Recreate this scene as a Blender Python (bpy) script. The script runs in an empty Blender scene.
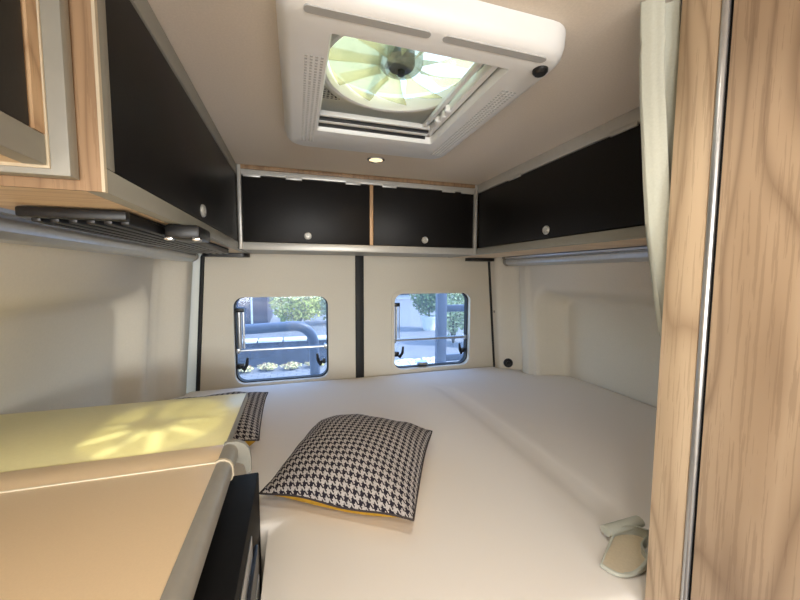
import bpy, bmesh, math, random
from mathutils import Vector, Matrix

# All coordinates below are metres measured from the camera (x across the van, y towards the rear
# doors, z up); H lifts them so that the van's floor is at z = 0.
H = 1.35
rnd = random.Random(7)
SC = bpy.context.scene
COL = SC.collection
PI = math.pi


# ------------------------------------------------------------------ materials
class NT:
    def __init__(self, name):
        m = bpy.data.materials.new(name)
        m.use_nodes = True
        self.m, self.t = m, m.node_tree
        self.n = m.node_tree.nodes
        self.p = self.n.get('Principled BSDF')
        self.out = self.n.get('Material Output')

    def add(self, typ, **kw):
        nd = self.n.new(typ)
        for k, v in kw.items():
            setattr(nd, k, v)
        return nd

    def link(self, a, b):
        self.t.links.new(a, b)

    def math(self, op, a, b=None, c=None):
        nd = self.add('ShaderNodeMath', operation=op)
        for i, v in enumerate((a, b, c)):
            if v is None:
                continue
            if isinstance(v, (int, float)):
                nd.inputs[i].default_value = v
            else:
                self.link(v, nd.inputs[i])
        return nd.outputs[0]

    def coords(self, scale=(1, 1, 1), loc=(0, 0, 0), rot=(0, 0, 0), kind='Object'):
        tc = self.add('ShaderNodeTexCoord')
        mp = self.add('ShaderNodeMapping')
        mp.inputs['Scale'].default_value = scale
        mp.inputs['Location'].default_value = loc
        mp.inputs['Rotation'].default_value = rot
        self.link(tc.outputs[kind], mp.inputs['Vector'])
        return mp.outputs['Vector']

    def noise(self, vec, scale=5, detail=3, rough=.5, dist=0.):
        nd = self.add('ShaderNodeTexNoise')
        nd.inputs['Scale'].default_value = scale
        nd.inputs['Detail'].default_value = detail
        nd.inputs['Roughness'].default_value = rough
        nd.inputs['Distortion'].default_value = dist
        self.link(vec, nd.inputs['Vector'])
        return nd.outputs['Fac']

    def ramp(self, fac, stops):
        nd = self.add('ShaderNodeValToRGB')
        cr = nd.color_ramp
        while len(cr.elements) < len(stops):
            cr.elements.new(.5)
        for e, (p, c) in zip(cr.elements, stops):
            e.position = p
            e.color = (*c, 1)
        self.link(fac, nd.inputs['Fac'])
        return nd.outputs['Color']

    def mix(self, fac, a, b, blend='MIX'):
        nd = self.add('ShaderNodeMix', data_type='RGBA', blend_type=blend)
        for i, v in ((0, fac), (6, a), (7, b)):
            if isinstance(v, (int, float)):
                nd.inputs[i].default_value = v
            elif isinstance(v, tuple):
                nd.inputs[i].default_value = (*v, 1)
            else:
                self.link(v, nd.inputs[i])
        return nd.outputs[2]

    def bump(self, h, strength=.2, dist=.002):
        b = self.add('ShaderNodeBump')
        b.inputs['Strength'].default_value = strength
        b.inputs['Distance'].default_value = dist
        self.link(h, b.inputs['Height'])
        self.link(b.outputs['Normal'], self.p.inputs['Normal'])


def srgb(r, g, b):
    f = lambda c: (c / 255 / 12.92) if c / 255 <= .04045 else ((c / 255 + .055) / 1.055) ** 2.4
    return (f(r), f(g), f(b))


def plain(name, col, rough=.5, metal=0., var=.06, nscale=30, bump=.0, spec=.5, bdist=.001):
    t = NT(name)
    v = t.coords()
    n = t.noise(v, nscale, 4)
    lo = tuple(max(0, c * (1 - var)) for c in col)
    hi = tuple(min(1, c * (1 + var)) for c in col)
    t.link(t.ramp(n, [(.3, lo), (.7, hi)]), t.p.inputs['Base Color'])
    t.p.inputs['Roughness'].default_value = rough
    t.p.inputs['Metallic'].default_value = metal
    t.p.inputs['Specular IOR Level'].default_value = spec
    if bump:
        t.bump(n, bump, bdist)
    return t.m


def wood(name, light, mid, dark, axis='z', loc=(0, 0, 0), rough=.45, rings=15., sc=1.0):
    """Vertical-grain laminate: cathedral growth lines from a stretched noise, plus fine pores."""
    t = NT(name)
    along = {'x': 0, 'y': 1, 'z': 2}[axis]
    s = [8.5 * sc] * 3
    s[along] = 1.15 * sc
    v = t.coords(tuple(s), loc)
    n = t.noise(v, 1.0, 2.0, .45, .35)
    band = t.math('FRACT', t.math('MULTIPLY', n, rings))
    tri = t.math('ABSOLUTE', t.math('SUBTRACT', t.math('MULTIPLY', band, 2.0), 1.0))
    s2 = [240.] * 3
    s2[along] = 7.0
    fine = t.noise(t.coords(tuple(s2), loc), 1.0, 4, .6)
    s3 = [9.] * 3
    s3[along] = 1.1
    broad = t.noise(t.coords(tuple(s3), loc), 1.0, 3, .55)
    base = t.ramp(broad, [(.3, mid), (.55, light), (.75, mid)])
    lines = t.math('MULTIPLY', t.math('POWER', tri, 3.0), .55)
    c1 = t.mix(lines, base, dark)
    pores = t.math('MULTIPLY', t.math('GREATER_THAN', fine, .56), .26)
    c2 = t.mix(pores, c1, dark)
    t.link(c2, t.p.inputs['Base Color'])
    t.p.inputs['Roughness'].default_value = rough
    t.bump(fine, .06, .001)
    return t.m


def clear(name, tint, haze=.08, haze_col=(.8, .85, 1), gloss=.05, rough=.05):
    """Thin see-through plastic: tinted transparency, a little diffuse haze and a little gloss."""
    t = NT(name)
    tr = t.add('ShaderNodeBsdfTransparent')
    tr.inputs['Color'].default_value = (*tint, 1)
    tl = t.add('ShaderNodeBsdfTranslucent')
    n = t.noise(t.coords(), 14, 3)
    lo = tuple(c * .94 for c in haze_col)
    t.link(t.ramp(n, [(.3, lo), (.7, haze_col)]), tl.inputs['Color'])
    gl = t.add('ShaderNodeBsdfGlossy')
    gl.inputs['Roughness'].default_value = rough
    m1 = t.add('ShaderNodeMixShader')
    m1.inputs[0].default_value = haze
    t.link(tr.outputs[0], m1.inputs[1])
    t.link(tl.outputs[0], m1.inputs[2])
    m2 = t.add('ShaderNodeMixShader')
    m2.inputs[0].default_value = gloss
    t.link(m1.outputs[0], m2.inputs[1])
    t.link(gl.outputs[0], m2.inputs[2])
    t.link(m2.outputs[0], t.out.inputs['Surface'])
    t.n.remove(t.p)
    return t.m


def houndstooth(name, cell=.0168):
    """Houndstooth: a 2/2 twill of four dark and four light threads, laid out on the cover's UVs (metres)."""
    t = NT(name)
    uv = t.coords((8 / cell, 8 / cell, 1), kind='UV')
    sp = t.add('ShaderNodeSeparateXYZ')
    t.link(uv, sp.inputs[0])
    i = t.math('FLOOR', sp.outputs[0])
    j = t.math('FLOOR', sp.outputs[1])
    warp = t.math('LESS_THAN', t.math('FLOORED_MODULO', t.math('ADD', i, j), 4), 2)
    wd = t.math('LESS_THAN', t.math('FLOORED_MODULO', i, 8), 4)
    fd = t.math('LESS_THAN', t.math('FLOORED_MODULO', j, 8), 4)
    dark = t.math('ADD', t.math('MULTIPLY', warp, wd), t.math('MULTIPLY', t.math('SUBTRACT', 1, warp), fd))
    weave = t.noise(uv, .6, 2)
    lightc = t.ramp(weave, [(.3, srgb(160, 152, 147)), (.7, srgb(190, 182, 176))])
    darkc = t.ramp(weave, [(.3, srgb(24, 22, 32)), (.7, srgb(48, 42, 50))])
    t.link(t.mix(dark, lightc, darkc), t.p.inputs['Base Color'])
    t.p.inputs['Roughness'].default_value = .9
    t.p.inputs['Specular IOR Level'].default_value = .15
    t.bump(weave, .3, .0008)
    return t.m


def leafy(name, a, b, c):
    t = NT(name)
    n = t.noise(t.coords(), 9, 3, .7)
    t.link(t.ramp(n, [(.3, a), (.5, b), (.7, c)]), t.p.inputs['Base Color'])
    t.p.inputs['Roughness'].default_value = .6
    return t.m


M = {}
M['ceiling'] = plain('ceiling_fabric', srgb(230, 218, 203), .95, var=.035, nscale=260, bump=.25, spec=.1)
M['wall'] = plain('wall_lining', srgb(224, 216, 200), .6, var=.02, nscale=160, bump=.05, spec=.3)
M['floor'] = wood('floor_vinyl', srgb(120, 110, 100), srgb(105, 96, 86), srgb(70, 62, 55), 'y')
M['walnut'] = wood('walnut_laminate', srgb(204, 180, 150), srgb(186, 160, 130), srgb(132, 104, 78), 'z', (3.1, 1.7, .4))
M['walnut_door'] = wood('walnut_door_laminate', srgb(190, 164, 136), srgb(172, 145, 117), srgb(118, 92, 70), 'z', (7.4, 2.2, 1.3), rings=15., sc=.6)
M['oak_end'] = wood('oak_panel', srgb(168, 137, 105), srgb(150, 120, 89), srgb(110, 83, 58), 'z', (1.2, 5.1, .3))  # browns deepened to put the end panel's shade into the colour
M['oak_under'] = wood('oak_underside', srgb(226, 202, 168), srgb(214, 186, 150), srgb(172, 138, 102), 'x', (4.2, .6, 1.3))
M['oak_strip'] = wood('oak_strip', srgb(212, 178, 138), srgb(196, 158, 118), srgb(150, 110, 76), 'z', (.3, .2, .7))
M['grey_edge'] = plain('grey_edging', srgb(148, 145, 134), .42, var=.03, nscale=40)
M['silver_rail'] = plain('silver_rail', srgb(196, 194, 188), .35, metal=.25, var=.03, nscale=60)
M['silver'] = plain('brushed_aluminium', srgb(188, 190, 192), .3, metal=.85, var=.05, nscale=80)
M['chrome'] = plain('chrome', srgb(225, 225, 225), .15, metal=1., var=.03, nscale=80)
M['cream_edge'] = plain('cream_edging', srgb(206, 192, 166), .4, var=.02)
M['black_panel'] = plain('black_laminate', srgb(27, 25, 24), .42, var=.12, nscale=220, bump=.06, spec=.2)
M['black'] = plain('black_plastic', srgb(22, 22, 24), .38, var=.1, nscale=60)
M['black_matt'] = plain('black_matt', srgb(20, 20, 21), .6, var=.1, nscale=60, spec=.12)
M['black_rubber'] = plain('black_rubber', srgb(17, 17, 18), .6, var=.1, nscale=60)
M['white_plastic'] = plain('white_plastic', srgb(238, 238, 236), .38, var=.012, nscale=30)
M['white_inner'] = plain('white_inner_plastic', srgb(226, 227, 214), .4, var=.02, nscale=30)
M['groove'] = plain('groove_grey', srgb(186, 186, 184), .5, var=.02)
M['worktop'] = plain('worktop_laminate', srgb(233, 208, 172), .32, var=.018, nscale=420, spec=.45)
M['flap'] = plain('flap_laminate', srgb(238, 230, 176), .3, var=.02, nscale=120, spec=.45)
M['seam'] = plain('seam_strip', srgb(246, 236, 214), .4, var=.02)
M['rail_grey'] = plain('edge_profile_grey', srgb(142, 138, 130), .38, var=.05, nscale=50)
M['mustard'] = plain('mustard_velvet', srgb(184, 140, 44), .85, var=.16, nscale=70, bump=.3, spec=.2)
M['thread'] = plain('seam_thread', srgb(60, 52, 50), .9)  # near-black, so the shadow along the cushion's edge is in the colour
M['hound'] = houndstooth('houndstooth_fabric')
M['curtain'] = plain('curtain_fabric', srgb(188, 189, 176), .92, var=.03, nscale=300, bump=.2, spec=.1)
M['hem'] = plain('curtain_lining', srgb(206, 192, 166), .92, var=.04, nscale=200, bump=.2, spec=.1)
M['pane'] = clear('acrylic_pane', (.86, .93, 1.0), .05, (.66, .82, 1.0), .04)
M['dome'] = clear('vent_dome_plastic', (.76, .80, .58), .26, (.50, .58, .48), .04)
M['blade'] = clear('fan_blade_plastic', (.86, .83, .68), .34, (.62, .61, .48), .08, .15)
M['hub'] = clear('motor_cover_plastic', (.66, .66, .58), .30, (.5, .49, .42), .1, .2)
M['motor'] = plain('motor_dark', srgb(64, 60, 54), .5, var=.15)


def mattress_mat():
    t = NT('cotton_sheet')
    v = t.coords()
    n = t.noise(v, 420, 3)
    big = t.noise(v, 3.5, 3)
    c = t.mix(t.math('MULTIPLY', n, .12), srgb(236, 230, 222), srgb(214, 206, 198))
    t.link(c, t.p.inputs['Base Color'])
    t.p.inputs['Roughness'].default_value = .85
    t.p.inputs['Specular IOR Level'].default_value = .2
    h = t.math('ADD', t.math('MULTIPLY', n, .12), t.math('MULTIPLY', big, 6.))
    t.bump(h, .35, .0012)
    return t.m


M['sheet'] = mattress_mat()


def perforated():
    t = NT('perforated_plastic')
    sp = t.add('ShaderNodeSeparateXYZ')
    t.link(t.coords((1 / .0095, 1 / .0095, 1 / .0095)), sp.inputs[0])
    fx = t.math('SUBTRACT', t.math('FRACT', sp.outputs[0]), .5)
    fy = t.math('SUBTRACT', t.math('FRACT', sp.outputs[1]), .5)
    d = t.math('SQRT', t.math('ADD', t.math('MULTIPLY', fx, fx), t.math('MULTIPLY', fy, fy)))
    hole = t.math('LESS_THAN', d, .33)
    t.link(t.mix(hole, srgb(200, 200, 190), srgb(30, 30, 28)), t.p.inputs['Base Color'])
    return t.m


M['perf'] = perforated()


def lamp_mat():
    t = NT('led_lens')
    e = t.add('ShaderNodeEmission')
    n = t.noise(t.coords(), 60, 2)
    t.link(t.ramp(n, [(.3, (1, .74, .36)), (.7, (1, .86, .52))]), e.inputs['Color'])
    e.inputs['Strength'].default_value = 1.5
    t.link(e.outputs[0], t.out.inputs['Surface'])
    return t.m


M['lens'] = lamp_mat()


# ------------------------------------------------------------------ mesh helpers
class MB:
    def __init__(self):
        self.bm = bmesh.new()
        self.uv = None

    def box(self, x0, x1, y0, y1, z0, z1, bev=0., seg=2):
        bm = self.bm
        r = bmesh.ops.create_cube(bm, size=1)
        vs = r['verts']
        for v in vs:
            v.co = Vector(((x0 + x1) / 2 + v.co.x * (x1 - x0), (y0 + y1) / 2 + v.co.y * (y1 - y0),
                           (z0 + z1) / 2 + v.co.z * (z1 - z0)))
        if bev:
            es = list({e for v in vs for e in v.link_edges})
            bmesh.ops.bevel(bm, geom=es, offset=bev, segments=seg, affect='EDGES', profile=.5)
        return self

    def tube(self, pts, r, seg=12, cap=True):
        """A round bar along pts; r is one radius or one per point."""
        bm = self.bm
        P = [Vector(p) for p in pts]
        rings, up = [], None
        for i, p in enumerate(P):
            d = (P[min(i + 1, len(P) - 1)] - P[max(i - 1, 0)]).normalized()
            if up is None:
                up = d.orthogonal().normalized()
            up = (up - d * up.dot(d)).normalized()
            s = d.cross(up)
            rr = r[i] if isinstance(r, (list, tuple)) else r
            rings.append([bm.verts.new(p + rr * (math.cos(a) * up + math.sin(a) * s))
                          for a in [2 * PI * k / seg for k in range(seg)]])
        for a, b in zip(rings, rings[1:]):
            for k in range(seg):
                bm.faces.new((a[k], a[(k + 1) % seg], b[(k + 1) % seg], b[k]))
        if cap:
            bm.faces.new(rings[0][::-1])
            bm.faces.new(rings[-1])
        return self

    def lathe(self, prof, c, axis='z', seg=32):
        """prof = [(radius, height)...] turned about an axis through c."""
        bm = self.bm
        c = Vector(c)
        ex, ey, ez = {'z': ((1, 0, 0), (0, 1, 0), (0, 0, 1)), 'y': ((1, 0, 0), (0, 0, 1), (0, -1, 0)),
                      'x': ((0, 1, 0), (0, 0, 1), (1, 0, 0)), '-x': ((0, 1, 0), (0, 0, 1), (-1, 0, 0))}[axis]
        ex, ey, ez = Vector(ex), Vector(ey), Vector(ez)
        rings = []
        for r, h in prof:
            if r < 1e-6:
                rings.append([bm.verts.new(c + ez * h)])
            else:
                rings.append([bm.verts.new(c + ez * h + r * (math.cos(2 * PI * k / seg) * ex + math.sin(2 * PI * k / seg) * ey))
                              for k in range(seg)])
        for a, b in zip(rings, rings[1:]):
            for k in range(seg):
                q = [a[k % len(a)], a[(k + 1) % len(a)], b[(k + 1) % len(b)], b[k % len(b)]]
                q = list(dict.fromkeys(q))
                if len(q) > 2:
                    bm.faces.new(q)
        return self

    def grid(self, rows, closed=False):
        bm = self.bm
        R = [[bm.verts.new(p) for p in row] for row in rows]
        for a, b in zip(R, R[1:]):
            n = len(a)
            for k in range(n if closed else n - 1):
                bm.faces.new((a[k], a[(k + 1) % n], b[(k + 1) % n], b[k]))
        return R

    def holed(self, outer, inners, to3, depth):
        """A plate with holes: 2-D loops, mapped by to3(u, v, w), w from 0 to depth."""
        bm = self.bm
        edges, loops = [], []
        for lp in [outer] + inners:
            vs = [bm.verts.new((u, v, 0)) for u, v in lp]
            es = [bm.edges.new((vs[k], vs[(k + 1) % len(vs)])) for k in range(len(vs))]
            edges += es
            loops.append(vs)
        g = bmesh.ops.triangle_fill(bm, edges=edges, use_beauty=True)
        fs = [f for f in g['geom'] if isinstance(f, bmesh.types.BMFace)]
        ex = bmesh.ops.extrude_face_region(bm, geom=fs)
        top = [v for v in ex['geom'] if isinstance(v, bmesh.types.BMVert)]
        for v in top:
            v.co.z = depth
        for v in {v for lp in loops for v in lp} | set(top):
            v.co = Vector(to3(*v.co))
        return self

    def prism(self, loop, to3, depth):
        return self.holed(loop, [], to3, depth)


def rrect(x0, x1, y0, y1, r, n=6):
    out = []
    for cx, cy, a0 in ((x1 - r, y1 - r, 0), (x0 + r, y1 - r, 90), (x0 + r, y0 + r, 180), (x1 - r, y0 + r, 270)):
        for k in range(n + 1):
            a = math.radians(a0 + 90 * k / n)
            out.append((cx + r * math.cos(a), cy + r * math.sin(a)))
    return out


def build(name, mb, mat, parent=None, smooth=True, angle=35, origin=None):
    bm = mb.bm
    bmesh.ops.recalc_face_normals(bm, faces=bm.faces)
    co = [v.co for v in bm.verts]
    lo = Vector([min(c[i] for c in co) for i in range(3)])
    hi = Vector([max(c[i] for c in co) for i in range(3)])
    base = Vector(origin) if origin else Vector(((lo.x + hi.x) / 2, (lo.y + hi.y) / 2, lo.z))
    for v in bm.verts:
        v.co -= base
    me = bpy.data.meshes.new(name)
    bm.to_mesh(me)
    bm.free()
    if smooth:
        me.shade_smooth()
        me.set_sharp_from_angle(angle=math.radians(angle))
    me.materials.append(M[mat] if isinstance(mat, str) else mat)
    o = bpy.data.objects.new(name, me)
    COL.objects.link(o)
    w = base + Vector((0, 0, H))
    if parent:
        o.parent = parent
        q = parent
        while q is not None:
            w = w - q.location
            q = q.parent
    o.location = w
    return o


def thing(name, loc, label, cat, group=None):
    o = bpy.data.objects.new(name, None)
    o.empty_display_size = .1
    COL.objects.link(o)
    o.location = Vector(loc) + Vector((0, 0, H))
    tag(o, label, cat, group)
    return o


def tag(o, label, cat, group=None):
    o['label'] = label
    o['category'] = cat
    if group:
        o['group'] = group
    return o


def struct(name, mb, mat, parent=None, **k):
    o = build(name, mb, mat, parent, **k)
    if parent is None:
        o['kind'] = 'structure'
    return o


def S(t):
    t = max(0., min(1., t))
    return t * t * (3 - 2 * t)


def lerp(tab, z):
    if z >= tab[0][0]:
        return tab[0][1]
    for (a, xa), (b, xb) in zip(tab, tab[1:]):
        if z >= b:
            return xa + (xb - xa) * (a - z) / (a - b)
    return tab[-1][1]


# ------------------------------------------------------------------ key planes
ZC = .3957        # ceiling
ZM = -.5287       # top of the mattress
YD = 1.734        # inside of the rear doors
YC = 1.395        # front of the rear cupboard
XL, XR = -.1987, .7789   # fronts of the side cupboards
MID = .31

# ------------------------------------------------------------------ setting: van shell
BASE = [(.46, 1.05), (.10, 1.095), (.03, 1.12), (-.06, 1.155), (-.16, 1.187), (-.30, 1.215), (-.55, 1.23), (-.8, 1.23), (-1.36, 1.2)]
PILL = [(.46, .99), (.08, 1.052), (-.53, 1.102), (-.8, 1.115), (-1.36, 1.12)]


def lining(y, z, yedge, zedge, depth):
    """x of the right-hand wall lining (the left one is its mirror image with its own recess)."""
    b, p = lerp(BASE, z), lerp(PILL, z)
    b += (min(b, p + .105) - b + max(0, p + .105 - b) * .9) * S((y - 1.15) / .4)
    k = S((y - 1.605) / .075)
    x = b + (p - b) * k
    x -= .018 * S((y - yedge - .015) / .015) * S((yedge + .10 - y) / .02) * S((.10 - z) / .12)     # rib beside the recess
    # big pressed recess with a rounded corner
    r = .11
    qy, qz = y - (yedge - r), z - (zedge - r)
    d = math.hypot(max(qy, 0), max(qz, 0)) + min(max(qy, qz), 0)
    x += depth * S((r + .002 - d) / .058)
    return x


def wall_r(y, z):
    return lining(y, z, 1.502, -.068, .165)


ys = [-2.4, -1.5, -1.0, -.5, 0.] + [.1 * k for k in range(1, 11)] + [1.0 + .01 * k for k in range(1, 74)]
zs = [.47, .30, .14] + [.12 - .02 * k for k in range(0, 36)] + [-.7, -.9, -1.1, -1.35]


def wall_mesh(fx, skip=None):
    mb = MB()
    R = [[mb.bm.verts.new((fx(y, z), y, z)) for y in ys] for z in zs]
    for i in range(len(zs) - 1):
        for j in range(len(ys) - 1):
            if skip and skip((ys[j] + ys[j + 1]) / 2, (zs[i] + zs[i + 1]) / 2):
                continue
            mb.bm.faces.new((R[i][j], R[i][j + 1], R[i + 1][j + 1], R[i + 1][j]))
    loose = [v for v in mb.bm.verts if not v.link_faces]
    bmesh.ops.delete(mb.bm, geom=loose, context='VERTS')
    return mb


def solid(o, t, off):
    m = o.modifiers.new('thickness', 'SOLIDIFY')
    m.thickness = t
    m.offset = off
    m.use_even_offset = False
    return o


def wall_l(y, z):
    return 2 * MID - lining(y, z, 1.575, -.055, .088)


def push_out(mb, dx):
    """Give the wall lining thickness away from the room."""
    bm = mb.bm
    ex = bmesh.ops.extrude_face_region(bm, geom=list(bm.faces))
    for v in ex['geom']:
        if isinstance(v, bmesh.types.BMVert):
            v.co.x += dx
    return mb


struct('wall_right', push_out(wall_mesh(wall_r), .06), 'wall', angle=60)
struct('wall_left', push_out(wall_mesh(wall_l, lambda y, z: -1.4 < y < -.55 and -1.2 < z < .3), -.06), 'wall', angle=60)

mb = MB()
mb.box(-.9, 1.52, -2.4, 1.80, -1.40, -1.35)
struct('floor', mb, 'floor')

FX, FY, FR = .206, .68, .148          # roof fan
mb = MB()
mb.holed([(-.46, -2.4), (1.08, -2.4), (1.08, 1.80), (-.46, 1.80)], [rrect(.03, .40, .505, 1.0, .03)],
         lambda u, v, w: (u, v, ZC + w), .05)
struct('ceiling', mb, 'ceiling', smooth=False)

# front of the van, behind the camera: bulkhead with the windscreen opening
mb = MB()
mb.holed([(-.66, -1.35), (1.28, -1.35), (1.08, .44), (-.46, .44)], [rrect(-.40, 1.02, -.42, .25, .08)],
         lambda u, v, w: (u, -2.4 - w, v), .05)
struct('wall_front', mb, 'wall', smooth=False)

# rear doors with their window openings
W1 = (-.279, .152, -.522, -.110)
W2 = (.493, .936, -.510, -.103)
bx = .3095
mb = MB()
mb.holed([(-.372, .40), (bx - .022, .40), (bx - .022, -1.35), (-.478, -1.35), (-.434, -.53)], [rrect(*W1, .045)],
         lambda u, v, w: (u, YD + w, v), .05)
struct('door_1', mb, 'wall', angle=30)
mb = MB()
mb.holed([(bx + .022, .40), (1.030, .40), (1.101, -.53), (1.145, -1.35), (bx + .022, -1.35)], [rrect(*W2, .045)],
         lambda u, v, w: (u, YD + w, v), .05)
struct('door_2', mb, 'wall', angle=30)
mb = MB()
mb.box(bx - .0215, bx + .0215, YD - .008, YD + .05, -1.35, .40, .005)
struct('trim_1', mb, 'black_rubber')
mb = MB()
mb.tube([(-.372, YD - .002, .12), (-.396, YD - .002, .07), (-.436, YD - .002, -.53), (-.455, YD - .002, -.9)], .009, 8)
struct('trim_2', mb, 'black_rubber')
mb = MB()
mb.tube([(1.032, YD - .002, .12), (1.052, YD - .002, .07), (1.103, YD - .002, -.53), (1.12, YD - .002, -.9)], .009, 8)
struct('trim_3', mb, 'black_rubber')
# outer skin strips that close the gap between doors and side walls
mb = MB()
mb.box(-.60, -.30, YD + .05, YD + .09, -1.35, .44)
mb.box(.98, 1.24, YD + .05, YD + .09, -1.35, .44)
struct('wall_rear', mb, 'wall')


def window(n, W, angle_strut):
    x0, x1, z0, z1 = W
    root = bpy.data.objects.new('window_%d' % n, None)
    root['kind'] = 'structure'
    root.location = ((x0 + x1) / 2, YD, z0 + H)
    COL.objects.link(root)
    y3 = lambda y0: (lambda u, v, w: (u, y0 + w, v))
    mb = MB()
    mb.holed(rrect(x0 - .016, x1 + .016, z0 - .016, z1 + .016, .055), [rrect(x0 + .001, x1 - .001, z0 + .001, z1 - .001, .045)], y3(YD - .007), .008)
    build('frame', mb, 'wall', root)
    mb = MB()
    mb.holed(rrect(x0, x1, z0, z1, .045), [rrect(x0 + .006, x1 - .006, z0 + .004, z1 - .003, .043)], y3(YD + .022), .034)
    build('rubber_seal', mb, 'black_rubber', root)
    mb = MB()
    mb.prism(rrect(x0 - .012, x1 + .012, z0 - .012, z1 + .012, .05), y3(YD + .056), .004)
    build('pane', mb, 'pane', root)
    # silver cross bar that carries the catches
    zb = (z0 + z1) / 2 - .052
    mb = MB()
    mb.tube([(x0 + .006, YD + .034, zb), (x1 - .006, YD + .034, zb)], .006, 10)
    mb.box(x0 + .003, x0 + .02, YD + .022, YD + .046, zb - .012, zb + .012, .003)
    mb.box(x1 - .02, x1 - .003, YD + .022, YD + .046, zb - .012, zb + .012, .003)
    build('cross_bar', mb, 'silver', root)
    # telescopic stay on the left edge
    xs = x0 + .02
    sw = .011 if n == 1 else .006
    mb = MB()
    mb.tube([(xs, YD + .030, zb + .01), (xs, YD + .030, zb + .19)], sw, 12)
    mb.tube([(xs + .018, YD + .034, zb + .01), (xs + .018, YD + .034, zb + .185)], sw * .45, 10)
    st = build('stay', mb, 'silver', root)
    mb = MB()
    mb.box(xs - sw - .006, xs + sw + .012, YD + .016, YD + .044, zb + .185, zb + .205, .004)
    build('end_cap', mb, 'black', st)
    # black catches
    for side, xk in ((1, x0 + .028), (-1, x1 - .030)):
        mb = MB()
        zl = zb - .075
        mb.box(xk - .012 - .012 * side, xk + .012 - .004 * side, YD + .020, YD + .046, zl - .012, zl + .014, .004)
        mb.tube([(xk - .004, YD + .028, zl), (xk + .010 * side, YD + .016, zl - .012), (xk + .022 * side, YD + .010, zl + .010),
                 (xk + .026 * side, YD + .010, zl + .045)], [.008, .009, .008, .005], 10)
        build('catch', mb, 'black', root)
    if n == 1:
        return
    # clear pull at the foot of the window
    xm = x0 + .39 * (x1 - x0)
    mb = MB()
    mb.lathe([(0, 0), (.03, 0), (.034, .006), (.03, .014), (0, .016)], (xm, YD + .036, z0 + .012), 'z', 20)
    build('pull', mb, 'silver', root)


window(1, W1, 0)
window(2, W2, 0)

# flat black covers over the door hinges, under the rear cupboard
for nm, x0, x1, lab in (('hinge_cover', -.385, -.197, 'flat black cover above the left rear door, under the cupboards'),
                        ('hinge_cover.001', .889, 1.050, 'flat black cover above the right rear door, under the cupboards')):
    mb = MB()
    mb.prism(rrect(x0, x1, 1.655, 1.732, .03), lambda u, v, w: (u, v, .072 + w), .016)
    tag(build(nm, mb, 'black', angle=30), lab, 'hinge cover')


# ------------------------------------------------------------------ overhead cupboards
def knob(parent, c, axis):
    mb = MB()
    mb.lathe([(0, 0), (.0142, 0), (.0142, .003), (.0118, .006), (.0085, .0052), (.0078, .0035), (.006, .0035), (.005, .0055), (0, .0062)], c, axis, 28)
    return build('knob', mb, 'silver_rail', parent)


def side_cupboard(name, sgn, xf, y0, y1, label, knob_y, zk):
    """sgn +1: its front faces +x (left side of the van); -1: faces -x."""
    t = thing(name, (xf - sgn * .15, (y0 + y1) / 2, .088), label, 'cupboard')
    X = lambda d: xf - sgn * d                     # depth behind the front plane

    def bx_(mb, d0, d1, *r, **k):
        a, b = sorted((X(d0), X(d1)))
        mb.box(a, b, *r, **k)
        return mb
    dep = .190 if sgn > 0 else .235
    mb = MB()
    bx_(mb, .021, dep, y0 + .0045, y1, .0892, .098)             # bottom board
    build('underside', mb, 'oak_under', t)
    mb = MB()
    bx_(mb, .0025, dep, y0, y0 + .0042, .0885, ZC - .002)
    build('end_panel', mb, 'oak_end', t)
    mb = MB()
    bx_(mb, .021, dep - .012, y0 + .0045, y0 + .016, .0985, ZC - .002)
    bx_(mb, .05, dep - .012, y1 - .014, y1, .0985, ZC - .002)
    bx_(mb, dep - .0118, dep, y0 + .0045, y1, .0985, ZC - .002)
    build('carcass', mb, 'oak_end', t)
    mb = MB()
    bx_(mb, 0, .02, y0 + .0045, y1, .0885, .1155, bev=.0015)
    build('bottom_rail', mb, 'grey_edge', t)
    mb = MB()
    bx_(mb, 0, .02, y0 + .0045, y1, .358, ZC - .001, bev=.0015)
    for k in range(3 if sgn < 0 else 0):
        yy = y0 + (y1 - y0) * (.14 + .36 * k)
        bx_(mb, -.003, .004, yy, yy + .075, .352, .364, bev=.001)
    build('top_rail', mb, 'silver_rail' if sgn < 0 else 'grey_edge', t)
    mb = MB()
    bx_(mb, 0, .02, y0 + .0045, y0 + .026, .1157, .3578, bev=.0015)
    build('stile', mb, 'grey_edge', t)
    mb = MB()
    bx_(mb, -.0008, .0023, y0 - .0012, y0 + .0043, .088, ZC - .002)
    build('edge_strip', mb, 'cream_edge', t)
    mb = MB()
    bx_(mb, .002, .018, y0 + .028, y1 - .02 if y1 < YC + .01 else YC - .012, .118, .356, bev=.0025)
    d = build('door', mb, 'black_panel', t)
    knob(d, (X(.002), knob_y, zk), 'x' if sgn > 0 else '-x')
    return t


side_cupboard('overhead_cupboard', 1, XL, .463, 1.70,
              'long black-fronted overhead cupboard on the left wall with oak end panel', .890, .141)
side_cupboard('overhead_cupboard.001', -1, XR, .47, 1.70,
              'black-fronted overhead cupboard on the right wall, partly behind the curtain', .944, .144)

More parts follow.
